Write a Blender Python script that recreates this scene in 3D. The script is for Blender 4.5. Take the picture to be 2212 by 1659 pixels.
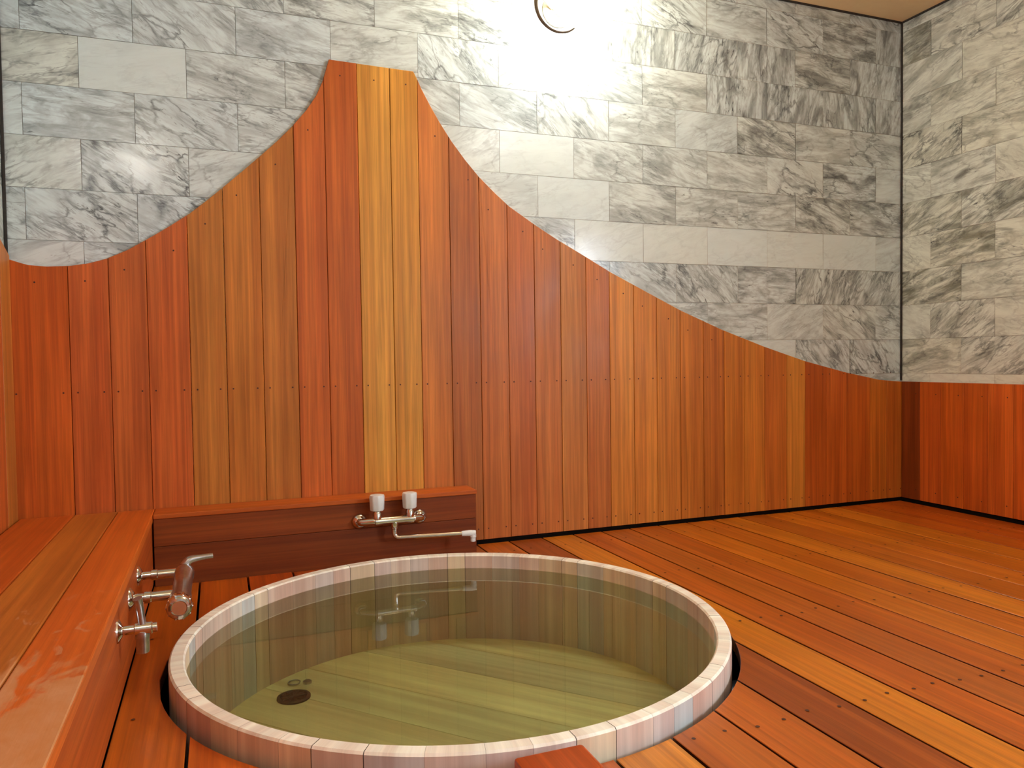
import bpy, bmesh, math, random
from mathutils import Vector, Matrix
R = random.Random(7)
scene = bpy.context.scene
for o in list(bpy.data.objects): bpy.data.objects.remove(o)

# ------------------------------------------------------------------ camera
cam_d = bpy.data.cameras.new('camera'); cam = bpy.data.objects.new('camera', cam_d)
scene.collection.objects.link(cam); scene.camera = cam
cam_d.sensor_width = 36; cam_d.lens = 26.965; cam_d.clip_start = .02
cr = Vector((0.93318, -0.35916, -0.01369)); cu = Vector((0.02417, 0.02468, 0.99940)); cf = Vector((0.35861, 0.93295, -0.03171))
M4 = Matrix((( cr.x, cu.x, -cf.x, -2.9847), (cr.y, cu.y, -cf.y, -2.6935), (cr.z, cu.z, -cf.z, 0.68), (0, 0, 0, 1)))
cam.matrix_world = M4

# ------------------------------------------------------------------ world + view
world = bpy.data.worlds.new('world'); scene.world = world; world.use_nodes = True
bg = world.node_tree.nodes['Background']; bg.inputs[0].default_value = (.75, .85, 1, 1); bg.inputs[1].default_value = 1.0
vs = scene.view_settings
vs.view_transform = 'Standard'; vs.look = 'None'; vs.gamma = 1; vs.use_curve_mapping = False
vs.exposure = 2.1
LAMP_BACK = 25.0       # the lamp in the picture
LAMP_LEFT = 10.0       # its twin on the left wall, seen only as a reflection
FILL_CEIL = 5.5       # unseen ceiling lamp, added as fill light
WINDOW = 40.0          # daylight through the window behind the camera

# daylight through window_1 (an area light just outside the pane)
ld = bpy.data.lights.new('daylight', 'AREA'); ld.shape = 'RECTANGLE'; ld.size = 1.3; ld.size_y = 1.0
ld.energy = WINDOW; ld.color = (.74, .87, 1.0)
lo = bpy.data.objects.new('daylight', ld); scene.collection.objects.link(lo)
lo.location = (.12, -3.55, 1.25); lo.rotation_euler = (0, math.radians(90), 0)

# ------------------------------------------------------------------ helpers
def srgb(r, g, b, k=1.0):
    f = lambda c: ((c/255+.055)/1.055)**2.4 if c > 10 else c/255/12.92
    return (f(r)*k, f(g)*k, f(b)*k)

class MB:
    """collects polygons with a uv, a colour and a material slot each"""
    def __init__(s): s.v = []; s.f = []; s.uv = []; s.c = []; s.m = []
    def poly(s, pts, uvs=None, col=(1, 1, 1), m=0):
        n = len(s.v); s.v += [tuple(p) for p in pts]; s.f.append(tuple(range(n, n+len(pts))))
        s.uv.append(uvs or [(0, 0)]*len(pts)); s.c.append(col); s.m.append(m)
    def prism(s, poly, P, c0, c1, inset=.0015, cham=.0015, col=(1, 1, 1), m=0, uvf=None, off=None, back=False, side=1.0):
        """2-D polygon (a, b) mapped by P(a, b, c): side faces from c0 to c1, chamfered front at c1"""
        off = off or (R.random()*50, R.random()*50)
        uvf = uvf or (lambda a, b, c: (a, b))
        sc = (col[0]*side, col[1]*side, col[2]*side)
        n = len(poly); A = sum(poly[i][0]*poly[(i+1) % n][1]-poly[(i+1) % n][0]*poly[i][1] for i in range(n))
        if A < 0: poly = poly[::-1]
        ins = []
        for i in range(n):
            p0, p1, p2 = poly[i-1], poly[i], poly[(i+1) % n]
            d1 = (p1[0]-p0[0], p1[1]-p0[1]); d2 = (p2[0]-p1[0], p2[1]-p1[1])
            l1 = math.hypot(*d1) or 1; l2 = math.hypot(*d2) or 1
            n1 = (-d1[1]/l1, d1[0]/l1); n2 = (-d2[1]/l2, d2[0]/l2)
            k = 1+n1[0]*n2[0]+n1[1]*n2[1]; k = max(k, .3)
            ins.append((p1[0]+inset*(n1[0]+n2[0])/k, p1[1]+inset*(n1[1]+n2[1])/k))
        def U(a, b, c): u, v = uvf(a, b, c); return (u+off[0], v+off[1])
        sg = 1 if c1 > c0 else -1
        cm = c1-sg*cham
        s.poly([P(a, b, c1) for a, b in ins], [U(a, b, 0) for a, b in ins], col, m)
        for i in range(n):
            j = (i+1) % n; a, b = poly[i]; a2, b2 = poly[j]; e, f = ins[i]; e2, f2 = ins[j]
            s.poly([P(a, b, cm), P(a2, b2, cm), P(e2, f2, c1), P(e, f, c1)], [U(a, b, 0), U(a2, b2, 0), U(e2, f2, 0), U(e, f, 0)], col, m)
            s.poly([P(a, b, c0), P(a2, b2, c0), P(a2, b2, cm), P(a, b, cm)], [U(a, b, c0-c1), U(a2, b2, c0-c1), U(a2, b2, 0), U(a, b, 0)], sc, m)
        if back: s.poly([P(a, b, c0) for a, b in poly][::-1], [U(a, b, 0) for a, b in poly][::-1], col, m)
    def box(s, x0, x1, y0, y1, z0, z1, col=(1, 1, 1), m=0, axis='y', ch=.002, off=None):
        """closed chamfered box, grain along axis"""
        uvf = {'x': lambda a, b, c: (b+c, a), 'y': lambda a, b, c: (a+c, b), 'z': lambda a, b, c: (a+b, c)}[axis]
        off = off or (R.random()*50, R.random()*50)
        zc = (z0+z1)/2
        bm = bmesh.new(); bmesh.ops.create_cube(bm, size=1)
        for v in bm.verts: v.co = Vector((x0 if v.co.x < 0 else x1, y0 if v.co.y < 0 else y1, z0 if v.co.z < 0 else z1))
        if ch: bmesh.ops.bevel(bm, geom=bm.edges[:], offset=ch, segments=2, affect='EDGES', profile=.5)
        for f in bm.faces:
            s.poly([v.co[:] for v in f.verts], [(uvf(*v.co)[0]+off[0], uvf(*v.co)[1]+off[1]) for v in f.verts], col, m)
        bm.free()
    def lathe(s, prof, org, ax, seg=32, col=(1, 1, 1), m=0, caps=True):
        """prof = [(radius, distance along ax)]"""
        ax = Vector(ax).normalized(); t = Vector((0, 0, 1)) if abs(ax.z) < .9 else Vector((1, 0, 0))
        e1 = ax.cross(t).normalized(); e2 = ax.cross(e1); org = Vector(org)
        pt = lambda r, d, k: org+ax*d+(e1*math.cos(k*2*math.pi/seg)+e2*math.sin(k*2*math.pi/seg))*r
        for (r0, d0), (r1, d1) in zip(prof, prof[1:]):
            for k in range(seg):
                q = [pt(r0, d0, k), pt(r0, d0, k+1), pt(r1, d1, k+1), pt(r1, d1, k)]
                if r0 < 1e-6: q = q[1:]
                elif r1 < 1e-6: q = q[:3]
                s.poly(q, None, col, m)
        if caps:
            if prof[0][0] > 1e-6: s.poly([pt(*prof[0], k) for k in range(seg)][::-1], None, col, m)
            if prof[-1][0] > 1e-6: s.poly([pt(*prof[-1], k) for k in range(seg)], None, col, m)
    def tube(s, pts, rad, seg=16, col=(1, 1, 1), m=0, sub=8):
        """round tube through pts (Catmull-Rom), rad a number or one per point"""
        P = [Vector(p) for p in pts]; rr = rad if isinstance(rad, (list, tuple)) else [rad]*len(P)
        C = []; Q = []
        for i in range(len(P)-1):
            a, b, c, d = P[max(i-1, 0)], P[i], P[i+1], P[min(i+2, len(P)-1)]
            for k in range(sub):
                t = k/sub
                C.append(.5*((2*b)+(c-a)*t+(2*a-5*b+4*c-d)*t*t+(3*b-a-3*c+d)*t**3)); Q.append(rr[i]*(1-t)+rr[i+1]*t)
        C.append(P[-1]); Q.append(rr[-1])
        tan = [(C[min(i+1, len(C)-1)]-C[max(i-1, 0)]).normalized() for i in range(len(C))]
        n = tan[0].orthogonal().normalized(); rings = []
        for i, c in enumerate(C):
            n = (n-tan[i]*n.dot(tan[i])).normalized(); b = tan[i].cross(n)
            rings.append([c+(n*math.cos(k*2*math.pi/seg)+b*math.sin(k*2*math.pi/seg))*Q[i] for k in range(seg)])
        for a, b in zip(rings, rings[1:]):
            for k in range(seg): s.poly([a[k], a[(k+1) % seg], b[(k+1) % seg], b[k]], None, col, m)
        s.poly(rings[0][::-1], None, col, m); s.poly(rings[-1], None, col, m)
    def build(s, name, mats, parent=None, smooth=False, origin=None, merge=True):
        me = bpy.data.meshes.new(name); me.from_pydata(s.v, [], s.f)
        me.uv_layers.new(name='grain'); me.color_attributes.new('tone', 'FLOAT_COLOR', 'CORNER')
        fu = []; fc = []
        for f, us, c in zip(s.f, s.uv, s.c):
            for k in range(len(f)): fu += [us[k][0], us[k][1]]; fc += [c[0], c[1], c[2], 1]
        me.uv_layers['grain'].data.foreach_set('uv', fu); me.color_attributes['tone'].data.foreach_set('color', fc)
        for p, m in zip(me.polygons, s.m): p.material_index = m
        for m in (mats if isinstance(mats, (list, tuple)) else [mats]): me.materials.append(m)
        bm = bmesh.new(); bm.from_mesh(me)
        if merge: bmesh.ops.remove_doubles(bm, verts=bm.verts[:], dist=1e-5)
        bmesh.ops.recalc_face_normals(bm, faces=bm.faces[:])
        bm.to_mesh(me); bm.free()
        if smooth:
            me.shade_smooth()
            try: me.set_sharp_from_angle(angle=math.radians(38))
            except Exception: pass
        ob = bpy.data.objects.new(name, me); scene.collection.objects.link(ob)
        if origin is not None:
            me.transform(Matrix.Translation(-Vector(origin))); ob.location = origin
        if parent:
            ob.parent = parent
            if parent.type == 'EMPTY' or True:
                ob.location = Vector(ob.location)-world_loc(parent)
        return ob
def world_loc(o):
    v = Vector(o.location)
    while o.parent: o = o.parent; v += Vector(o.location)
    return v
def tag(o, label=None, cat=None, group=None, kind=None):
    if label: o['label'] = label
    if cat: o['category'] = cat
    if group: o['group'] = group
    if kind: o['kind'] = kind
    return o
def empty(name, loc):
    o = bpy.data.objects.new(name, None); scene.collection.objects.link(o); o.location = loc; o.empty_display_size = .05
    return o

# ------------------------------------------------------------------ materials
def mat(name):
    m = bpy.data.materials.new(name); m.use_nodes = True; nt = m.node_tree
    return m, nt, nt.nodes['Principled BSDF']
def N(nt, t, **k):
    n = nt.nodes.new(t)
    for a, b in k.items():
        if a.startswith('i_'): n.inputs[a[2:].replace('_', ' ')].default_value = b
        else: setattr(n, a, b)
    return n
def L(nt, a, b): nt.links.new(a, b)
def scaled_uv(nt, sx, sy, sz=1):
    u = N(nt, 'ShaderNodeUVMap', uv_map='grain'); mp = N(nt, 'ShaderNodeMapping'); mp.inputs['Scale'].default_value = (sx, sy, sz)
    L(nt, u.outputs[0], mp.inputs[0]); return mp.outputs[0]
def noise(nt, vec, scale=1, detail=3, rough=.5, dist=0):
    n = N(nt, 'ShaderNodeTexNoise'); n.inputs['Scale'].default_value = scale; n.inputs['Detail'].default_value = detail
    n.inputs['Roughness'].default_value = rough; n.inputs['Distortion'].default_value = dist; L(nt, vec, n.inputs['Vector']); return n.outputs['Fac']
def maprange(nt, v, a, b, c, d, smooth=False):
    n = N(nt, 'ShaderNodeMapRange'); n.clamp = True
    if smooth: n.interpolation_type = 'SMOOTHSTEP'
    for i, x in enumerate((a, b, c, d)): n.inputs[i+1].default_value = x
    L(nt, v, n.inputs[0]); return n.outputs[0]
def math_(nt, op, a, b=None):
    n = N(nt, 'ShaderNodeMath', operation=op)
    for i, x in enumerate((a, b)):
        if x is None: continue
        if isinstance(x, (int, float)): n.inputs[i].default_value = x
        else: L(nt, x, n.inputs[i])
    return n.outputs[0]
def mix(nt, f, a, b, mode='MIX'):
    n = N(nt, 'ShaderNodeMix', data_type='RGBA', blend_type=mode); n.clamp_factor = True
    for s_, x in ((0, f), (6, a), (7, b)):
        if hasattr(x, 'is_linked'): L(nt, x, n.inputs[s_])
        elif isinstance(x, (int, float)): n.inputs[s_].default_value = x
        else: n.inputs[s_].default_value = (*x, 1)
    return n.outputs[2]
def attr(nt, name='tone'):
    a = N(nt, 'ShaderNodeAttribute', attribute_name=name); return a
def bump(nt, b, h, strength=.3, dist=.001):
    n = N(nt, 'ShaderNodeBump'); n.inputs['Strength'].default_value = strength; n.inputs['Distance'].default_value = dist
    L(nt, h, n.inputs['Height']); L(nt, n.outputs[0], b.inputs['Normal'])

def wood(name, rough=.42, spec=.35, contrast=1.0, coat=0.0, wear=None):
    m, nt, b = mat(name); t = attr(nt).outputs['Color']
    broad = noise(nt, scaled_uv(nt, 22, .8), 1, 2, .5, .3)
    mid = noise(nt, scaled_uv(nt, 75, 1.3), 1, 3, .6, .6)
    fine = noise(nt, scaled_uv(nt, 420, 9), 1, 2, .5)
    patch = noise(nt, scaled_uv(nt, 5, 2.2), 1, 3, .5)
    red = mix(nt, 1, t, (.84, .72, .66), 'MULTIPLY'); gold = mix(nt, 1, t, (1.16, 1.24, 1.22), 'MULTIPLY')
    c = mix(nt, maprange(nt, broad, .36, .66, 0, 1, True), red, gold)
    c = mix(nt, .5, t, c)
    s = maprange(nt, mid, .35, .68, 1-.24*contrast, 1+.16*contrast)
    s2 = maprange(nt, fine, .3, .7, 1-.08*contrast, 1+.07*contrast)
    s3 = maprange(nt, patch, .3, .7, .90, 1.10)
    k = math_(nt, 'MULTIPLY', math_(nt, 'MULTIPLY', s, s2), s3)
    vm = N(nt, 'ShaderNodeVectorMath', operation='SCALE'); L(nt, c, vm.inputs[0]); L(nt, k, vm.inputs['Scale'])
    c = vm.outputs[0]
    if wear:
        c, rw = wear(nt, c, k); L(nt, math_(nt, 'ADD', rw, rough), b.inputs['Roughness'])
    else:
        L(nt, maprange(nt, patch, .3, .7, rough-.06, rough+.10), b.inputs['Roughness'])
    L(nt, c, b.inputs['Base Color']); b.inputs['Specular IOR Level'].default_value = spec
    b.inputs['Coat Weight'].default_value = coat; b.inputs['Coat Roughness'].default_value = .15
    bump(nt, b, math_(nt, 'ADD', mid, fine), .22, .0006)
    return m

def bench_wear(nt, c, k):
    """bleached, worn boards: patches with ragged edges towards the front end of the bench"""
    g = N(nt, 'ShaderNodeNewGeometry'); sp = N(nt, 'ShaderNodeSeparateXYZ'); L(nt, g.outputs['Position'], sp.inputs[0])
    mp = N(nt, 'ShaderNodeMapping'); mp.inputs['Scale'].default_value = (9, 4, 4); L(nt, g.outputs['Position'], mp.inputs[0])
    n1 = noise(nt, mp.outputs[0], 1, 5, .62, .4)
    y = math_(nt, 'MULTIPLY', sp.outputs['Y'], -1)
    q = math_(nt, 'ADD', y, math_(nt, 'MULTIPLY', math_(nt, 'SUBTRACT', n1, .5), 1.0))
    big = maprange(nt, q, 1.36, 1.43, 0, 1, True)
    mp2 = N(nt, 'ShaderNodeMapping'); mp2.inputs['Scale'].default_value = (26, 12, 4); L(nt, g.outputs['Position'], mp2.inputs[0])
    n2 = noise(nt, mp2.outputs[0], 1, 4, .65, .5)
    fl = math_(nt, 'MULTIPLY', maprange(nt, n2, .60, .66, 0, .55, True), maprange(nt, y, .9, 1.1, 0, 1))
    w = math_(nt, 'MAXIMUM', big, fl)
    pale = mix(nt, maprange(nt, n2, .35, .65, 0, 1), srgb(205, 140, 85, .9), srgb(214, 158, 112, .9))
    nz = N(nt, 'ShaderNodeSeparateXYZ'); L(nt, g.outputs['Normal'], nz.inputs[0])
    w = math_(nt, 'MULTIPLY', w, maprange(nt, nz.outputs['Z'], .3, .9, 0, .9))
    return mix(nt, w, c, pale), math_(nt, 'MULTIPLY', w, .25)

M = {}
M['panel'] = wood('cedar_panelling', .40, .35, 1.0)
M['deck'] = wood('deck_boards', .34, .4, .9, .05)
M['bench'] = wood('bench_boards', .45, .3, .6, 0, bench_wear)
M['dark_board'] = wood('dark_boards', .5, .3, .8)
M['tub'] = wood('pale_tub_wood', .55, .3, .35)
M['tub_in'] = M['tub']

def plain(name, col, rough=.5, metal=0, spec=.5):
    m, nt, b = mat(name); b.inputs['Base Color'].default_value = (*col, 1); b.inputs['Roughness'].default_value = rough
    b.inputs['Metallic'].default_value = metal; b.inputs['Specular IOR Level'].default_value = spec
    return m
def plain_noise(name, c1, c2, scale, rough=.5, bmp=0):
    m, nt, b = mat(name); tc = N(nt, 'ShaderNodeTexCoord'); n = noise(nt, tc.outputs['Object'], scale, 4, .6)
    L(nt, mix(nt, maprange(nt, n, .3, .7, 0, 1), c1, c2), b.inputs['Base Color']); b.inputs['Roughness'].default_value = rough
    if bmp: bump(nt, b, n, bmp, .001)
    return m
M['void'] = plain('dark_void', (.006, .004, .003), .9, 0, .1)
M['nail'] = plain_noise('rusty_nail', srgb(60, 30, 18), srgb(85, 45, 25), 300, .6)
M['joint'] = plain_noise('dark_sealant', srgb(38, 34, 30), srgb(55, 50, 44), 60, .7)
M['grout'] = plain_noise('grey_grout', srgb(150, 145, 135), srgb(170, 165, 152), 80, .8)
M['chrome'] = plain_noise('chrome', (.62, .60, .57), (.72, .70, .67), 30, .09); M['chrome'].node_tree.nodes['Principled BSDF'].inputs['Metallic'].default_value = 1
M['satin'] = plain_noise('satin_metal', (.42, .40, .40), (.55, .54, .55), 60, .28); M['satin'].node_tree.nodes['Principled BSDF'].inputs['Metallic'].default_value = 1
M['plastic'] = plain_noise('white_plastic', srgb(226, 232, 236), srgb(236, 240, 242), 40, .28)
M['ceiling'] = plain_noise('cream_ceiling', srgb(240, 220, 172), srgb(244, 226, 180), 14, .8, .1)
M['bracket'] = plain_noise('lamp_bracket', srgb(96, 84, 66), srgb(112, 98, 78), 60, .5)
M['black'] = plain_noise('black_rubber', srgb(16, 18, 16), srgb(26, 28, 24), 60, .5)

def marble():
    m, nt, b = mat('marble'); sep = N(nt, 'ShaderNodeSeparateColor'); L(nt, attr(nt).outputs['Color'], sep.inputs[0])
    grey, vein, tint = sep.outputs
    base = mix(nt, tint, srgb(220, 236, 238, 1.0), srgb(228, 232, 214, 1.0))
    cloud = noise(nt, scaled_uv(nt, 5, 16), 1, 5, .62, .9)
    gmask = math_(nt, 'MULTIPLY', maprange(nt, cloud, .38, .66, 0, 1, True), grey)
    c = mix(nt, gmask, base, mix(nt, tint, srgb(134, 142, 142), srgb(140, 142, 122)))
    # long thin streaks
    s1 = noise(nt, scaled_uv(nt, 6, 27), 1, 4, .65, .8)
    r1 = math_(nt, 'ABSOLUTE', math_(nt, 'SUBTRACT', s1, .5)); r1 = maprange(nt, r1, 0, .06, 1, 0)
    mask = maprange(nt, noise(nt, scaled_uv(nt, 6, 10), 1, 3, .5), .42, .6, 0, 1)
    c = mix(nt, math_(nt, 'MULTIPLY', math_(nt, 'MULTIPLY', r1, mask), math_(nt, 'MULTIPLY', vein, .62)), c, srgb(52, 56, 60))
    # dense soft stripes
    s2 = noise(nt, scaled_uv(nt, 10, 90), 1, 3, .6, .5)
    c = mix(nt, math_(nt, 'MULTIPLY', maprange(nt, s2, .5, .72, 0, .6), grey), c, srgb(100, 106, 106))
    # crackle veins
    vo = N(nt, 'ShaderNodeTexVoronoi', feature='DISTANCE_TO_EDGE'); vo.inputs['Scale'].default_value = 1
    base_uv = scaled_uv(nt, 7, 14); wn = N(nt, 'ShaderNodeTexNoise'); wn.inputs['Scale'].default_value = 1.3; wn.inputs['Detail'].default_value = 4; L(nt, base_uv, wn.inputs['Vector'])
    ad = N(nt, 'ShaderNodeVectorMath', operation='MULTIPLY_ADD'); L(nt, wn.outputs['Color'], ad.inputs[0]); ad.inputs[1].default_value = (1.5, 1.5, 0); L(nt, base_uv, ad.inputs[2])
    L(nt, ad.outputs[0], vo.inputs['Vector'])
    cr_ = maprange(nt, vo.outputs['Distance'], .0, .075, 1, 0)
    m2 = maprange(nt, noise(nt, scaled_uv(nt, 5, 8), 1, 3, .6), .40, .62, 0, 1)
    c = mix(nt, math_(nt, 'MULTIPLY', math_(nt, 'MULTIPLY', cr_, m2), math_(nt, 'MULTIPLY', vein, .8)), c, srgb(48, 50, 56))
    s5 = noise(nt, scaled_uv(nt, 22, 85), 1, 3, .7, 1.2)
    c = mix(nt, math_(nt, 'MULTIPLY', maprange(nt, s5, .58, .70, 0, .75), math_(nt, 'MULTIPLY', m2, math_(nt, 'ADD', grey, vein))), c, srgb(84, 88, 90))
    # rare dark smudges
    s4 = noise(nt, scaled_uv(nt, 6, 11), 1, 2, .4)
    c = mix(nt, math_(nt, 'MULTIPLY', maprange(nt, s4, .66, .76, 0, .75, True), grey), c, srgb(70, 68, 66))
    L(nt, c, b.inputs['Base Color']); b.inputs['Roughness'].default_value = .16; b.inputs['Specular IOR Level'].default_value = .4
    L(nt, maprange(nt, cloud, .3, .7, .12, .22), b.inputs['Roughness'])
    bump(nt, b, s1, .06, .0008)
    return m
M['marble'] = marble()

def glow(name, col, strength):
    m = bpy.data.materials.new(name); m.use_nodes = True; nt = m.node_tree
    b = nt.nodes['Principled BSDF']; b.inputs['Base Color'].default_value = (.9, .88, .82, 1); b.inputs['Roughness'].default_value = .3
    b.inputs['Emission Color'].default_value = (*col, 1); b.inputs['Emission Strength'].default_value = strength
    return m

REAL = False
def water():
    m = bpy.data.materials.new('bath_water'); m.use_nodes = True; nt = m.node_tree; nt.nodes.clear()
    out = N(nt, 'ShaderNodeOutputMaterial'); fr = N(nt, 'ShaderNodeFresnel'); fr.inputs['IOR'].default_value = 1.33
    gl = N(nt, 'ShaderNodeBsdfGlossy'); gl.inputs['Roughness'].default_value = .0; gl.inputs['Color'].default_value = (1, 1, 1, 1)
    if REAL:
        tr = N(nt, 'ShaderNodeBsdfRefraction'); tr.inputs['IOR'].default_value = 1.33; tr.inputs['Roughness'].default_value = 0
    else: tr = N(nt, 'ShaderNodeBsdfTransparent')
    mx = N(nt, 'ShaderNodeMixShader'); L(nt, fr.outputs[0], mx.inputs[0]); L(nt, tr.outputs[0], mx.inputs[1]); L(nt, gl.outputs[0], mx.inputs[2])
    L(nt, mx.outputs[0], out.inputs['Surface'])
    va = N(nt, 'ShaderNodeVolumeAbsorption'); va.inputs['Color'].default_value = (.50, .84, .42, 1); va.inputs['Density'].default_value = WATER_D
    vsc = N(nt, 'ShaderNodeVolumeScatter'); vsc.inputs['Color'].default_value = (.90, .94, .55, 1); vsc.inputs['Density'].default_value = .22; vsc.inputs['Anisotropy'].default_value = .3
    ads = N(nt, 'ShaderNodeAddShader'); L(nt, va.outputs[0], ads.inputs[0]); L(nt, vsc.outputs[0], ads.inputs[1]); L(nt, ads.outputs[0], out.inputs['Volume'])
    tc = N(nt, 'ShaderNodeTexCoord'); n = noise(nt, tc.outputs['Object'], 3, 1, .4); bp = N(nt, 'ShaderNodeBump')
    bp.inputs['Strength'].default_value = .02; bp.inputs['Distance'].default_value = .01; L(nt, n, bp.inputs['Height'])
    L(nt, bp.outputs[0], gl.inputs['Normal'])
    return m
WATER_D = .85
M['water'] = water()

# ------------------------------------------------------------------ room constants
XL, YF, H = -3.567, -4.6, 2.2085
PY = -.016                                # front face of the back panelling
ROW0, RH, TW = .906, .1565, .305

# tile looks: grey cloud, vein strength, grain angle
CLS = dict(W=(.06, .14, 15), L=(.28, .42, 20), G=(.62, .5, -8), M=(.40, .95, -20), D=(1.0, .75, -12), V=(.75, .7, 84), E=(1.0, .35, 88), X=(.55, .85, -42), Y=(.85, .95, 55), P=(.30, .75, 30))
BACK = [(-3.24,1.64,'W'),(-3.47,1.63,'P'),(-2.77,1.61,'G'),(-3.0,1.63,'G'),(-3.35,1.5,'G'),(-3.09,1.47,'M'),(-2.83,1.5,'M'),(-3.48,1.32,'P'),(-3.29,1.33,'M'),(-3.16,1.32,'M'),(-2.99,1.36,'L'),(-3.34,1.18,'G'),(-3.18,1.19,'M'),(-3.45,1.2,'P'),(-3.51,1.09,'P'),(-3.33,1.07,'M'),(-1.84,1.46,'W'),(-2.07,1.47,'L'),(-1.68,1.31,'W'),(-1.48,1.49,'G'),(-1.23,1.47,'G'),(-.93,1.46,'G'),(-.61,1.42,'M'),(-.3,1.46,'D'),(-.08,1.46,'L'),(-1.4,1.3,'G'),(-1.07,1.32,'G'),(-.76,1.32,'G'),(-.43,1.31,'D'),(-.13,1.31,'D'),(-1.48,1.14,'W'),(-1.24,1.15,'W'),(-.93,1.14,'W'),(-.64,1.14,'W'),(-.27,1.13,'W'),(-.05,1.13,'L'),(-.95,1.77,'V'),(-.65,1.77,'V'),(-.35,1.77,'V'),(-.06,1.77,'E'),(-1.36,1.0,'X'),(-1.14,.97,'X'),(-.91,.94,'D'),(-.54,.98,'Y'),(-.22,.97,'Y'),(-.91,.84,'G'),(-.64,.84,'L'),(-.27,.82,'X'),(-.69,.73,'W'),(-.51,.7,'X'),(-1.89,1.33,'L'),(-1.48,1.56,'G'),(-1.09,1.58,'L'),(-.81,1.55,'X'),(-.66,1.66,'D'),(-.27,1.61,'M'),(-1.17,1.91,'V'),(-.99,1.87,'V'),(-.71,1.89,'V'),(-.46,1.84,'V'),(-.19,1.87,'E'),(-.13,2.04,'E'),(-.9,2.06,'G'),(-.53,2.11,'M'),(-2.12,1.82,'X'),(-2.03,1.73,'X'),(-2.13,1.6,'G'),(-1.89,1.59,'G'),(-1.29,1.75,'G'),(-1.35,2.0,'V'),(-2.77,1.8,'G'),(-2.46,1.84,'L'),(-3.25,1.76,'M'),(-2.21,1.87,'G')]
RIGHT = [(-.07,2.05,'D'),(-.27,2.02,'M'),(-.46,1.91,'L'),(-.15,1.84,'L'),(-.35,1.75,'G'),(-.52,1.67,'G'),(-.11,1.73,'G'),(-.09,1.55,'L'),(-.27,1.54,'M'),(-.48,1.49,'G'),(-.08,1.43,'L'),(-.31,1.4,'G'),(-.52,1.41,'L'),(-.18,1.3,'D'),(-.4,1.24,'D'),(-.56,1.27,'D'),(-.13,1.15,'L'),(-.36,1.12,'D'),(-.54,1.05,'G'),(-.13,.98,'D'),(-.38,.94,'G'),(-.11,.86,'L'),(-.36,.82,'X'),(-.13,.69,'G'),(-.32,.69,'D'),(-.5,.68,'X'),(-.25,.58,'W'),(-.47,.58,'L')]

def tiles(mb, a0, a1, P, phase, looks, zmin=.35, tint=0.0, hole=None, jitter=.0006):
    for k in range(-4, 9):
        z0 = max(ROW0+k*RH, zmin); z1 = min(ROW0+(k+1)*RH, H)
        if z1-z0 < .01: continue
        st = phase+(0 if k % 2 else TW/2)
        i = math.floor((a0-st)/TW)
        while st+i*TW < a1:
            p = max(st+i*TW, a0); q = min(st+(i+1)*TW, a1); i += 1
            if q-p < .004: continue
            ca, cz = (p+q)/2, (z0+z1)/2
            if hole and p < hole[1] and q > hole[0] and z0 < hole[3] and z1 > hole[2]: continue
            c = None
            for (lx, lz, lc) in looks:
                if p <= lx <= q and z0 <= lz <= z1: c = lc
            if c is None: c = R.choice('GGGMLXD')
            g, v, an = CLS[c]; g = min(1, g*R.uniform(.85, 1.15)); v = min(1, v*R.uniform(.85, 1.1)); an = math.radians(an+R.uniform(-14, 14))
            tt = min(1, max(0, tint+R.uniform(-.12, .18)+(.35 if c == 'P' else 0)))
            off = (R.random()*60, R.random()*60); ca_, sa_ = math.cos(an), math.sin(an)
            g_ = .0006
            cor = [(p+g_, z0+g_), (q-g_, z0+g_), (q-g_, z1-g_), (p+g_, z1-g_)]
            uvs = [((x-p)*ca_+(z-z0)*sa_+off[0], -(x-p)*sa_+(z-z0)*ca_+off[1]) for x, z in cor]
            tilt = [R.uniform(-jitter, jitter) for _ in range(3)]; tilt.append(tilt[0]+tilt[2]-tilt[1])
            mb.poly([P(x, z, .003+d) for (x, z), d in zip(cor, tilt)], uvs, (g, v, tt), 0)

# panelling ---------------------------------------------------------------
CURVE = [(-3.554,.999),(-3.53,.991),(-3.506,.984),(-3.458,.981),(-3.397,.985),(-3.347,.994),(-3.296,1.01),(-3.237,1.039),(-3.177,1.077),(-3.116,1.118),(-3.054,1.163),(-2.997,1.212),(-2.94,1.264),(-2.885,1.315),(-2.837,1.361),(-2.777,1.420),(-2.729,1.472),(-2.682,1.53),(-2.649,1.582),(-2.627,1.632),(-2.614,1.675),(-2.605,1.707),(-2.312,1.702),(-2.299,1.677),(-2.283,1.644),(-2.252,1.588),(-2.219,1.534),(-2.177,1.472),(-2.125,1.407),(-2.073,1.35),(-2.011,1.294),(-1.957,1.25),(-1.846,1.182),(-1.76,1.134),(-1.673,1.09),(-1.533,1.017),(-1.367,.941),(-1.215,.872),(-1.012,.793),(-.799,.722),(-.576,.656),(-.34,.601),(-.149,.565),(-.0,.552)]
CURVE = [(XL, 1.004)]+CURVE
def curve_z(x):
    for (x0, z0), (x1, z1) in zip(CURVE, CURVE[1:]):
        if x0 <= x <= x1: return z0+(z1-z0)*(x-x0)/(x1-x0)
    return CURVE[-1][1]
BX = [XL+.001,-3.403,-3.292,-3.185,-3.063,-2.954,-2.839,-2.727,-2.624,-2.512,-2.398,-2.299,-2.187,-2.075,-1.966,-1.859,-1.751,-1.643,-1.541,-1.433,-1.327,-1.217,-1.105,-1.002,-.901,-.795,-.677,-.576,-.46,-.34,-.205,-.104,-.001]
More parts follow.
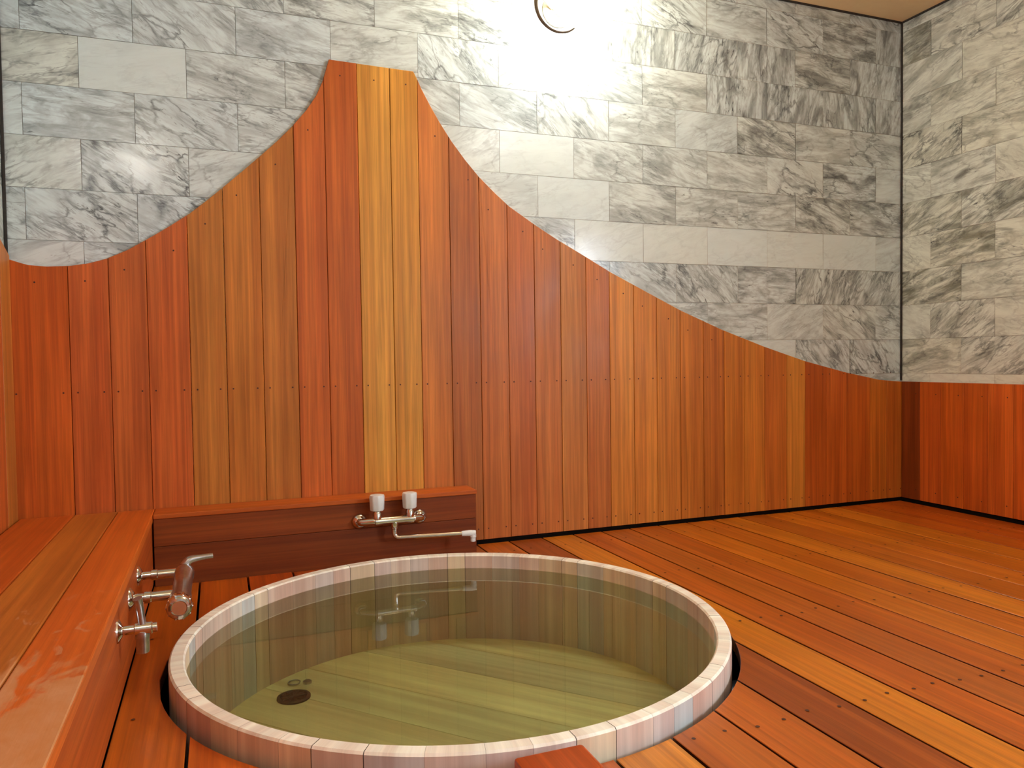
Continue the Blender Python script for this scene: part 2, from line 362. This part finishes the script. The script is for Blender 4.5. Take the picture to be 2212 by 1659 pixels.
BC = [(165,70,26),(150,66,34),(160,74,38),(151,68,34),(160,90,42),(161,88,40),(158,87,42),(152,70,32),(142,64,27),(184,118,58),(178,112,52),(150,80,40),(134,68,36),(150,78,42),(145,72,40),(150,80,45),(150,86,48),(148,78,42),(184,108,52),(178,102,47),(174,100,46),(168,92,40),(156,82,36),(172,94,40),(176,98,42),(152,78,34),(174,102,48),(158,72,28),(164,76,30),(160,74,28),(170,88,34),(164,82,32)]
WK = 1.5
def wtone(c, k=1.0):
    if max(c) < 156 and max(c) > 120: k *= 1.25
    r, g, b = srgb(*c, WK*k); return (r, g*1.24, b*.85)
def nails(mb, P, a, b, c, r=.0028):
    mb.poly([P(a+r*math.cos(t*math.pi/4), b+r*math.sin(t*math.pi/4), c) for t in range(8)], None, (1, 1, 1), 1)

Z0 = .014
def back_panelling(parent):
    mb = MB(); P = lambda a, b, c: (a, c, b)
    for i in range(len(BX)-1):
        x0, x1 = BX[i]+.0006, BX[i+1]-.0006
        top = [(x0, curve_z(x0))]+[q for q in CURVE if x0 < q[0] < x1]+[(x1, curve_z(x1))]
        mb.prism([(x1, Z0), (x0, Z0)]+top, P, 0.0, PY+R.uniform(0, .0012), .0014, .002, wtone(BC[i]), side=.6)
        for zz in (.055, .597):
            for xx in (x0+.018, x1-.02):
                if zz > .1 or xx > -2.1: nails(mb, P, xx, zz, PY-.0008)
        zt = min(curve_z(x0+.03), curve_z(x1-.03))-.05
        if zt > .75: nails(mb, P, (x0+x1)/2+R.uniform(-.02, .02), zt, PY-.0008)
    return mb.build('wood_panelling', [M['panel'], M['nail']], parent)

# ---- wall_back
mb = MB()
mb.box(XL-.3, .3, .004, .16, -.9, H+.1, m=1, ch=0)
tiles(mb, XL, 0, lambda a, z, d: (a, .004-d, z), -1.376, BACK, .35, .05)
wall_back = tag(mb.build('wall_back', [M['marble'], M['grout']], merge=False), kind='structure')
back_panelling(wall_back)

# ---- wall_right with its window opening (behind the camera)
WY0, WY1, WZ0, WZ1 = -4.15, -2.95, .80, 1.70
mb = MB()
for y0, y1, z0, z1 in ((WY1, .004, -.9, H+.1), (YF-.1, WY0, -.9, H+.1), (WY0, WY1, -.9, WZ0), (WY0, WY1, WZ1, H+.1)):
    mb.box(.004, .16, y0, y1, z0, z1, m=1, ch=0)
tiles(mb, YF, 0, lambda a, z, d: (.004-d, a, z), -.155, RIGHT, .35, .62, hole=(WY0, WY1, WZ0, WZ1))
wall_right = tag(mb.build('wall_right', [M['marble'], M['grout']], merge=False), kind='structure')
mb = MB(); y = -.017; i = 0
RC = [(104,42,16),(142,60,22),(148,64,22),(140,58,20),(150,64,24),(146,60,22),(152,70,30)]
while y > YF:
    w = (.099 if i == 0 else R.choice((.108, .112, .118, .104))); yn = max(y-w, YF)
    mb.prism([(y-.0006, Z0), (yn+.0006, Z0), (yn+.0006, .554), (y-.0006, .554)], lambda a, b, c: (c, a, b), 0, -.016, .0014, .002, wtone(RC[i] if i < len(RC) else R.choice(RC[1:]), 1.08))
    for zz in (.06, .5):
        nails(mb, lambda a, b, c: (c, a, b), (y+yn)/2-.03, zz, -.0168)
    y = yn; i += 1
mb.build('wood_panelling', [M['panel'], M['nail']], wall_right)

# ---- wall_left
mb = MB()
mb.box(XL-.16, XL-.004, YF-.1, .004, -.9, H+.1, m=1, ch=0)
tiles(mb, YF, 0, lambda a, z, d: (XL-.004+d, a, z), -.2, [], .35, .3)
wall_left = tag(mb.build('wall_left', [M['marble'], M['grout']], merge=False), kind='structure')
mb = MB(); y = -.017
while y > YF:
    yn = max(y-R.choice((.108, .114, .12)), YF)
    ct = lambda t: 1.004+.35*(1-math.exp(-max(0, -t)/.9)) if t < 0 else 1.004
    mb.prism([(y-.0006, Z0), (yn+.0006, Z0), (yn+.0006, ct(yn)), (y-.0006, ct(y))], lambda a, b, c: (c, a, b), XL, XL+.014, .0014, .002, wtone(R.choice(BC[:8])))
    y = yn
mb.build('wood_panelling', [M['panel'], M['nail']], wall_left)

# ---- wall_front (behind the camera)
mb = MB(); mb.box(XL-.3, .3, YF-.16, YF-.004, -.9, H+.1, m=1, ch=0)
tiles(mb, XL, 0, lambda a, z, d: (a, YF-.004+d, z), -.4, [], .0, .3)
tag(mb.build('wall_front', [M['marble'], M['grout']], merge=False), kind='structure')

# ---- ceiling + dark joints
mb = MB(); mb.box(XL-.3, .3, YF-.1, .1, H, H+.1, ch=0); tag(mb.build('ceiling', M['ceiling']), kind='structure')
mb = MB(); mb.box(XL, 0, -.006, 0, H-.007, H, ch=0, m=0); tag(mb.build('trim_1', M['joint']), kind='structure')
mb = MB(); mb.box(-.006, 0, YF, -.0065, H-.007, H, ch=0); tag(mb.build('trim_2', M['joint']), kind='structure')
mb = MB(); mb.box(-.0065, -.0005, -.0065, -.0005, .56, H-.0075, ch=0); tag(mb.build('trim_3', M['joint']), kind='structure')
mb = MB(); mb.box(XL+.0005, XL+.0075, -.0075, -.0005, 1.01, H-.0075, ch=0); tag(mb.build('trim_4', M['joint']), kind='structure')

# ---- window_1
win = tag(empty('window_1', (0, (WY0+WY1)/2, WZ0)), kind='structure')
mb = MB()
for a in ((WY0-.03, WY0+.03, WZ0-.03, WZ1+.03), (WY1-.03, WY1+.03, WZ0-.03, WZ1+.03), (WY0+.03, WY1-.03, WZ0-.03, WZ0+.03), (WY0+.03, WY1-.03, WZ1-.03, WZ1+.03), ((WY0+WY1)/2-.02, (WY0+WY1)/2+.02, WZ0+.03, WZ1-.03)):
    mb.box(-.02, .05, a[0], a[1], a[2], a[3], col=wtone((150, 80, 38)), axis='z')
mb.build('window_frame', M['panel'], win)
gm = bpy.data.materials.new('window_glass'); gm.use_nodes = True; gn = gm.node_tree; gn.nodes.clear()
go = N(gn, 'ShaderNodeOutputMaterial'); gt = N(gn, 'ShaderNodeBsdfTransparent'); gg = N(gn, 'ShaderNodeBsdfGlossy'); gg.inputs['Roughness'].default_value = .02
gf = N(gn, 'ShaderNodeFresnel'); gx = N(gn, 'ShaderNodeMixShader'); L(gn, gf.outputs[0], gx.inputs[0]); L(gn, gt.outputs[0], gx.inputs[1]); L(gn, gg.outputs[0], gx.inputs[2]); L(gn, gx.outputs[0], go.inputs[0])
for a0, a1 in ((WY0+.03, (WY0+WY1)/2-.02), ((WY0+WY1)/2+.02, WY1-.03)):
    mb = MB(); mb.poly([(.02, a0, WZ0+.03), (.02, a1, WZ0+.03), (.02, a1, WZ1-.03), (.02, a0, WZ1-.03)]); mb.build('pane', gm, win)

# ------------------------------------------------------------------ floor: deck boards round the sunken tub
TX, TY, RO, RI, ZR, RH_ = -2.445, -.8904, .6524, .6196, .0418, .671
SE = [-3.178,-3.05,-2.909,-2.771,-2.635,-2.50,-2.37,-2.240,-2.106,-1.977,-1.842,-1.710,-1.587,-1.462,-1.330,-1.194,-1.065,-.935,-.80,-.67,-.535,-.40,-.27,-.135,-.022]
SC = [(150,68,24),(170,72,22),(150,56,18),(148,58,20),(160,66,22),(158,66,24),(180,102,42),(160,76,30),(152,70,26),(122,52,22),(180,96,34),(164,74,26),(160,76,34),(158,72,26),(172,86,30),(166,80,28),(178,94,34),(160,78,30),(176,88,28),(170,84,28),(178,92,32),(164,72,24),(150,62,20),(158,66,22)]
mb = MB(); P = lambda a, b, c: (a, b, c)
DK = 1.27
for i in range(len(SE)-1):
    x0, x1 = SE[i]+.003, SE[i+1]-.003
    if i == 0: x0 = SE[0]-.0028
    yb = -.0185; yf = YF+.01
    col = wtone(SC[i], DK/WK); col = (col[0], col[1]*.97, col[2]*.6)
    xs = [x0+(x1-x0)*k/14 for k in range(15)]
    def arc(x, sg):
        d = RH_**2-(x-TX)**2
        return TY+sg*math.sqrt(d) if d > 0 else None
    offn = (R.random()*50, R.random()*50)
    zt = R.uniform(-.0012, 0)
    if arc(x0, 1) is None and arc(x1, 1) is None and not (x0 < TX < x1):
        mb.prism([(x0, yf), (x1, yf), (x1, yb), (x0, yb)], P, -.03, zt, .0012, .0012, col, off=offn, side=.18)
    else:
        up = [(x, arc(x, 1)) for x in xs if arc(x, 1) is not None]; dn = [(x, arc(x, -1)) for x in xs if arc(x, -1) is not None]
        if arc(x0, 1) is None or arc(x1, 1) is None:        # the circle only bites the side of this board: one notched piece
            xc = TX-RH_ if arc(x0, 1) is None else TX+RH_
            dnn = ([(xc, TY)]+up) if arc(x0, 1) is None else (up+[(xc, TY)])
            if arc(x0, 1) is None:
                poly = [(x0, yf), (x1, yf)]+dn[::-1]+[(xc, TY)]+up+[(x1, yb), (x0, yb)]
            else:
                poly = [(x0, yf), (x1, yf), (x1, yb), (x0, yb)]+up+[(xc, TY)]+dn[::-1]
            mb.prism(poly, P, -.03, zt, .0012, .0012, col, off=offn, side=.18)
        else:
            mb.prism([(x1, yb), (x0, yb)]+up, P, -.03, zt, .0012, .0012, col, off=offn, side=.18)
            mb.prism([(x0, yf), (x1, yf)]+dn[::-1], P, -.03, zt, .0012, .0012, col, off=offn, side=.18)
    for yy in (-.16, -.62, -1.08, -1.55, -2.02, -2.5):
        for xx in (x0+.03, x1-.03):
            y2 = yy+R.uniform(-.01, .01)
            if math.hypot(xx-TX, y2-TY) > RH_+.02 and not (-3.2 < xx < -2.13 and y2 > -.18): nails(mb, P, xx, y2, .0004, .0042)
# dark void under the deck
for q in ([(XL, YF, -.75), (0, YF, -.75), (0, 0, -.75), (XL, 0, -.75)], ):
    mb.poly(q, None, (1, 1, 1), 2)
mb.box(XL, 0, -.012, .003, -.7, .012, m=2, ch=0); mb.box(-.012, .003, YF, -.013, -.7, .012, m=2, ch=0)
# joists
for yy in (-.04, -1.62, -2.1, -2.6, -3.2, -3.8, -4.4):
    mb.box(XL+.4, -.02, yy-.022, yy+.022, -.12, -.032, m=2, ch=0)
tag(mb.build('floor', [M['deck'], M['nail'], M['void']]), kind='structure')

# ------------------------------------------------------------------ tub
tub = tag(empty('sunken_tub', (TX, TY, -.6)), 'round pale wooden soaking tub sunk into the deck, brimming with olive green water', 'bath tub')
DEPTH = -.60 if REAL else -.235
def stave_ring():
    mb = MB(); a = 0.05; k = 0
    tones = [(230,210,186),(222,200,188),(234,214,186),(212,206,200),(220,202,196),(206,206,206),(230,206,178),(220,190,176),(224,212,202)]
    while a < 2*math.pi-.02:
        w = R.uniform(.085, .155); b = min(a+w, 2*math.pi+.05)
        if 2*math.pi+.05-b < .05: b = 2*math.pi+.05
        n = 4; col = srgb(*R.choice(tones), .95); off = (R.random()*50, R.random()*50)
        g = .0003 if k % 5 else .0018
        ang = [a+g+(b-a-2*g)*i/n for i in range(n+1)]
        prof = [(RI, DEPTH-.02), (RI, ZR-.004), (RI+.004, ZR), (RO-.004, ZR), (RO, ZR-.004), (RO, DEPTH-.02)]
        tt = srgb(248, 243, 232, 1)
        for (r0, z0), (r1, z1), cc in zip(prof, prof[1:], (col, tt, tt, tt, col)):
            for p, q in zip(ang, ang[1:]):
                pts = [(TX+r*math.cos(t), TY+r*math.sin(t), z) for r, z, t in ((r0, z0, p), (r0, z0, q), (r1, z1, q), (r1, z1, p))]
                uvs = [(t*.65+off[0], z+r+off[1]) for r, z, t in ((r0, z0, p), (r0, z0, q), (r1, z1, q), (r1, z1, p))]
                mb.poly(pts, uvs, cc)
        for t in (ang[0], ang[-1]):
            mb.poly([(TX+r*math.cos(t), TY+r*math.sin(t), z) for r, z in prof], None, srgb(90, 62, 40))
        a = b; k += 1
    # dark core so that the joints between staves read as dark lines
    for k in range(96):
        t0, t1 = k*math.pi/48, (k+1)*math.pi/48; r = (RI+RO)/2
        mb.poly([(TX+r*math.cos(t), TY+r*math.sin(t), z) for t, z in ((t0, DEPTH), (t1, DEPTH), (t1, ZR-.003), (t0, ZR-.003))], None, srgb(60, 40, 25))
    return mb
mb = stave_ring(); st = mb.build('staves', M['tub'], tub, merge=False)
# bottom boards
th = math.atan2(-.374, .335)+math.pi   # direction of the bottom joints
mb = MB(); ca_, sa_ = math.cos(th), math.sin(th); r = RI+.012; v = -r; k = 0
btones = [(222,204,150),(206,192,150),(228,212,158),(210,198,150),(222,206,156)]
def Pb(a, b, c): return (TX+a*ca_-b*sa_, TY+a*sa_+b*ca_, c)
cuts = [-r, -.47, -.31, -.13, .03, .19, .36, .5, r]
for v0, v1 in zip(cuts, cuts[1:]):
    e = .0008; lo_, hi_ = v0+e, v1-e; n = 10
    vs_ = [lo_+(hi_-lo_)*i/n for i in range(n+1)]; h_ = lambda q: math.sqrt(max(r*r-q*q, 0))
    mb.prism([(h_(q), q) for q in vs_]+[(-h_(q), q) for q in vs_[::-1]], Pb, DEPTH-.03, DEPTH, .001, .001, srgb(*btones[k % 5], 1.05), uvf=lambda a, b, c: (b, a)); k += 1
mb.build('bottom_boards', M['tub'], tub, merge=False)
# drain
DX, DY = (-2.81, -.545)
mb = MB(); mb.lathe([(.045, 0), (.045, .004), (.037, .006), (.033, .001), (0, .001)], (DX, DY, DEPTH), (0, 0, 1), 32)
for k in range(6):
    t = k*math.pi/6; d = (math.cos(t)*.034, math.sin(t)*.034)
    mb.tube([(DX-d[0], DY-d[1], DEPTH+.004), (DX+d[0], DY+d[1], DEPTH+.004)], .0016, 6, sub=1)
mb.build('drain', M['black'], tub, smooth=True)
# plug ring next to the drain
mb = MB(); mb.tube([(DX+.01+.016*math.cos(t*math.pi/6), DY+.095+.016*math.sin(t*math.pi/6), DEPTH+.004) for t in range(12)], .002, 8)
mb.lathe([(.012, 0), (.012, .006), (0, .007)], (DX+.045, DY+.085, DEPTH), (0, 0, 1), 16)
mb.build('drain_plug', M['satin'], tub, smooth=True)
# water
ZW = -.002
mb = MB(); mb.lathe([(RI+.004, DEPTH-.004), (RI+.004, ZW)], (TX, TY, 0), (0, 0, 1), 128)
wt = mb.build('bath_water', M['water'], origin=(TX, TY, DEPTH)); tag(wt, 'still olive green bath water filling the round wooden tub', 'water')

# ------------------------------------------------------------------ left bench
XB, ZB = -3.178, .221
bench = tag(empty('low_bench', (XB-.19, -2.2, 0)), 'long low wooden bench box along the left wall, its near end worn pale', 'bench')
YB0 = -4.55
for x0, x1, c in ((-3.549, -3.404, (150, 64, 24)), (-3.404, -3.285, (156, 82, 36)), (-3.285, XB, (172, 76, 28))):
    mb = MB(); mb.box(x0+.0008, x1-.0008, YB0, -.019, ZB-.026, ZB, wtone(c), 0, 'y', .003); mb.build('top_board', M['bench'], bench, smooth=False)
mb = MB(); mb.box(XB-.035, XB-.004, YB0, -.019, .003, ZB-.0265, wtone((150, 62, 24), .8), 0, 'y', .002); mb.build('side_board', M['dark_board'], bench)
for yy in (-.5, -1.6, -2.8, -4.2):
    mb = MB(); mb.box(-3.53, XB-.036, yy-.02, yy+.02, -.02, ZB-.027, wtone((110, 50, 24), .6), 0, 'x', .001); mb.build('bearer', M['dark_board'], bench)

# ------------------------------------------------------------------ back ledge
YL, ZL, XR = -.129, .222, -2.138
ledge = tag(empty('pipe_ledge', ((XB+XR)/2, -.07, 0)), 'low wooden pipe ledge boxed in along the back wall under the two white tap handles', 'ledge')
mb = MB(); mb.box(XB+.001, XR, YL-.003, -.018, ZL-.014, ZL, wtone((160, 70, 28)), 0, 'x', .002); mb.build('top_board', M['bench'], ledge)
DB = (92, 36, 10)  # front boards, darker than the ledge's top board
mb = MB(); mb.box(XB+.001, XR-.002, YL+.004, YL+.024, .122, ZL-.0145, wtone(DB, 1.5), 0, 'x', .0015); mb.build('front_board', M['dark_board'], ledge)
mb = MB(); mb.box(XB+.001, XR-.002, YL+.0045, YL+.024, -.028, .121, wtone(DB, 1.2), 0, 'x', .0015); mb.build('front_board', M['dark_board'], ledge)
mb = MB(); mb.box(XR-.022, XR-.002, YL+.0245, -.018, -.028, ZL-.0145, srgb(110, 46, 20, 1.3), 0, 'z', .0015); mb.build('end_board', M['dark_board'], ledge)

# ------------------------------------------------------------------ wooden block in front
mb = MB(); mb.box(-2.562, -2.440, -1.86, -1.576, .0005, .051, wtone((158, 62, 26)), 0, 'y', .006)
tag(mb.build('wooden_block', M['deck'], origin=(-2.5, -1.7, 0), smooth=True), 'short reddish wooden block lying on the deck against the near rim of the tub', 'block')

# ------------------------------------------------------------------ back faucet
def two_handle_faucet():
    yw = YL+.004
    f = tag(empty('bath_faucet', (-2.44, yw, .15)), 'chrome bath faucet with two white handles and swivel spout on the back ledge', 'faucet')
    for x in (-2.552, -2.347):
        mb = MB(); mb.lathe([(.026, 0), (.026, .002), (.022, .008), (.016, .013), (.010, .016)], (x, yw, .146), (0, -1, 0), 28); mb.build('wall_flange', M['chrome'], f, True)
    for x, xb in ((-2.552, -2.508), (-2.347, -2.378)):
        mb = MB(); mb.tube([(x, yw-.012, .146), (x, yw-.03, .147), (xb+(x-xb)*.1, yw-.046, .151), (xb, yw-.046, .150)], [.010, .012, .0125, .0125], 16); mb.lathe([(.014, 0), (.015, .002), (.015, .012), (.014, .014)], (x, yw-.018, .146), (0, -1, 0), 6); mb.build('inlet_elbow', M['chrome'], f, True)
    yb = yw-.046
    mb = MB(); mb.lathe([(.010, 0), (.0155, .004), (.0155, .018), (.0135, .03), (.0135, .105), (.0155, .117), (.0155, .133), (.010, .137)], (-2.512, yb, .150), (1, 0, 0), 24)
    for x in (-2.5, -2.39): mb.lathe([(.0155, 0), (.014, .02), (.010, .026), (.010, .036)], (x+.0, yb, .158), (0, 0, 1), 20)
    mb.lathe([(.013, 0), (.013, .018), (.010, .022)], (-2.443, yb, .146), (0, 0, -1), 20)
    mb.build('body', M['chrome'], f, True)
    for x in (-2.5, -2.39):
        mb = MB()
        seg = 48; pr = [(.0215, 0), (.0235, .003), (.0255, .046), (.0235, .051), (.017, .0525), (0, .0525)]
        def rr(r, k): return r*(1-.05*abs(math.sin(k*math.pi/6)))
        z0 = .187
        rings = [[(x+rr(r, k)*math.cos(k*2*math.pi/seg), yb+rr(r, k)*math.sin(k*2*math.pi/seg), z0+d) for k in range(seg)] for r, d in pr]
        for a, b in zip(rings, rings[1:]):
            for k in range(seg): mb.poly([a[k], a[(k+1) % seg], b[(k+1) % seg], b[k]])
        mb.poly(rings[0][::-1])
        h = mb.build('handle', M['plastic'], f, True); h['label'] = 'white ribbed handle'
    mb = MB()
    z = .092
    mb.tube([(-2.443, yb, .128), (-2.443, yb, .108), (-2.441, yb-.002, .098), (-2.433, yb-.006, z), (-2.41, yb-.012, z), (-2.30, yb-.03, z), (-2.205, yb-.046, z)], [.0095, .0095, .0088, .0078, .0075, .0075, .0075], 18)
    mb.lathe([(.0115, 0), (.0115, .01), (.0095, .012)], (-2.443, yb, .132), (0, 0, -1), 20)
    sp = mb.build('spout', M['chrome'], f, True)
    mb = MB(); mb.tube([(-2.222, yb-.0435, z), (-2.195, yb-.048, z), (-2.176, yb-.051, z-.002)], [.0088, .0105, .0105], 20)
    mb.lathe([(.0095, 0), (.0105, .003), (.0105, .012), (.0088, .014), (.0088, .026), (.007, .027)], (-2.184, yb-.05, z-.002), (0, 0, -1), 20)
    nz = mb.build('nozzle', M['plastic'], sp, True); nz['label'] = 'white plastic nozzle'
two_handle_faucet()

# ------------------------------------------------------------------ thermostatic mixer on the bench side
def side_mixer():
    xw = XB-.004
    f = tag(empty('shower_mixer', (xw, -.68, .15)), 'chrome cylindrical shower mixer on two stubs on the bench side, the farther fitting', 'mixer tap')
    for y in (-.775, -.575):
        mb = MB(); mb.lathe([(.026, 0), (.025, .003), (.016, .009), (.011, .011)], (xw, y, .150), (1, 0, 0), 28); mb.build('wall_flange', M['chrome'], f, True)
        mb = MB(); mb.lathe([(.0105, .008), (.0105, .03), (.0135, .031), (.0135, .044), (.0115, .046), (.0115, .09)], (xw, y, .150), (1, 0, 0), 24); mb.build('inlet_stub', M['chrome'], f, True)
    xb = XB+.104
    mb = MB(); mb.lathe([(.0, 0), (.019, .001), (.0235, .006), (.0235, .055), (.0215, .058), (.0215, .235), (.0235, .238), (.0235, .27), (.019, .274), (0, .275)], (xb, -.86, .150), (0, 1, 0), 36)
    mb.lathe([(.010, .018), (.011, .04), (.009, .042)], (xb, -.70, .150), (0, 0, -1), 20)
    mb.build('body', M['satin'], f, True)
    mb = MB(); mb.lathe([(.0245, 0), (.0265, .003), (.0265, .024), (.022, .030), (.017, .031), (.015, .028), (0, .028)], (xb, -.862, .150), (0, -1, 0), 36)
    for k in range(10):
        t = k*math.pi/5; mb.lathe([(.003, 0), (.003, .022), (0, .024)], (xb+.0255*math.cos(t), -.863, .150+.0255*math.sin(t)), (0, -1, 0), 8)
    mb.build('temperature_dial', M['chrome'], f, True)
    mb = MB(); mb.tube([(xb, -.575, .165), (xb+.012, -.572, .178), (xb+.04, -.568, .181), (xb+.068, -.565, .182)], [.012, .011, .0075, .0065], 16)
    mb.build('lever', M['satin'], f, True)
side_mixer()
def stop_tap():
    xw = XB-.004; y = -1.0
    f = tag(empty('stop_tap', (xw, y, .15)), 'small chrome tap with upright lever on the bench side, the nearer fitting', 'tap')
    mb = MB(); mb.lathe([(.024, 0), (.023, .003), (.013, .008), (.009, .010)], (xw, y, .150), (1, 0, 0), 28); mb.build('wall_flange', M['chrome'], f, True)
    mb = MB(); mb.lathe([(.009, .008), (.009, .03), (.0125, .032), (.0125, .062), (.0095, .064), (.0095, .072), (0, .073)], (xw, y, .150), (1, 0, 0), 24); mb.build('body', M['chrome'], f, True)
    mb = MB(); mb.tube([(xw+.045, y, .158), (xw+.043, y, .175), (xw+.040, y-.002, .20), (xw+.038, y-.004, .213)], [.008, .0075, .0085, .0095], 16); mb.build('lever', M['satin'], f, True)
    mb = MB(); mb.lathe([(.0125, .004), (.0135, .018), (.0125, .020), (.0125, .044), (.0115, .048), (.009, .048), (.009, .04), (0, .04)], (xw+.045, y, .150), (0, 0, -1), 24); mb.build('outlet', M['satin'], f, True)
stop_tap()

# ------------------------------------------------------------------ lamps
def globe(mb, c, r, seg=40, rings=20):
    mb.lathe([(max(r*math.sin(math.pi*i/rings), 0 if i in (0, rings) else 1e-3), -r*math.cos(math.pi*i/rings)) for i in range(rings+1)], c, (0, 0, 1), seg, caps=False)
def wall_lamp(c, nrm, ex, col, strength, label, name='wall_lamp'):
    """opal globe held off the wall by a curved bracket; ex = horizontal direction along the wall"""
    c = Vector(c); n = Vector(nrm); e = Vector(ex); up = Vector((0, 0, 1))
    f = tag(empty(name, c[:]), label, 'wall lamp')
    mb = MB(); mb.lathe([(.062, 0), (.062, .006), (.05, .014), (.03, .016)], c, n, 32); mb.build('wall_plate', M['bracket'], f, True)
    g = c+n*.125
    mb = MB(); globe(mb, g, .075); mb.build('glass_globe', glow('opal_glow', col, strength), f, True)
    mb = MB(); mb.lathe([(.03, .014), (.02, .03), (.02, .055)], c, n, 24)
    pts = []; rad = []
    for k in range(13):
        t = math.radians(165+k*12.2); pts.append(g+n*.055+e*(-.075+.088*math.cos(t))+up*(-.071+.088*math.sin(t))); rad.append(.0078*(1-.05*k)+.0006)
    mb.tube(pts, rad, 12, sub=3)
    mb.tube([c+n*.02-e*.03, c+n*.07-e*.11+up*.03, c+n*.15-e*.165+up*.01, pts[0]], [.008, .007, .0065, .0062], 12)
    mb.build('bracket', M['bracket'], f, True)
    return f
WARM = (1.0, .95, .88)
wall_lamp((-1.745, 0.0, 2.0), (0, -1, 0), (1, 0, 0), WARM, LAMP_BACK, 'glowing round globe lamp with curved bracket high on the back marble wall')
wall_lamp((XL, -2.93, 2.01), (1, 0, 0), (0, 1, 0), WARM, LAMP_LEFT, 'globe lamp on the left wall, seen only mirrored in the marble')
cl = tag(empty('ceiling_fill', (-1.2, -2.3, H)), 'round opal fill lamp added on the ceiling, out of view', 'ceiling lamp')  # added out of view to fill the room with light
mb = MB(); mb.lathe([(.17, 0), (.17, .02), (.155, .022)], (-1.2, -2.3, H), (0, 0, -1), 40); mb.build('base', M['bracket'], cl, True)
mb = MB(); mb.lathe([(.155, .022), (.15, .05), (.12, .075), (.07, .088), (0, .092)], (-1.2, -2.3, H), (0, 0, -1), 40, caps=False); mb.build('diffuser', glow('diffuser_glow', (1, .97, .92), FILL_CEIL), cl, True)
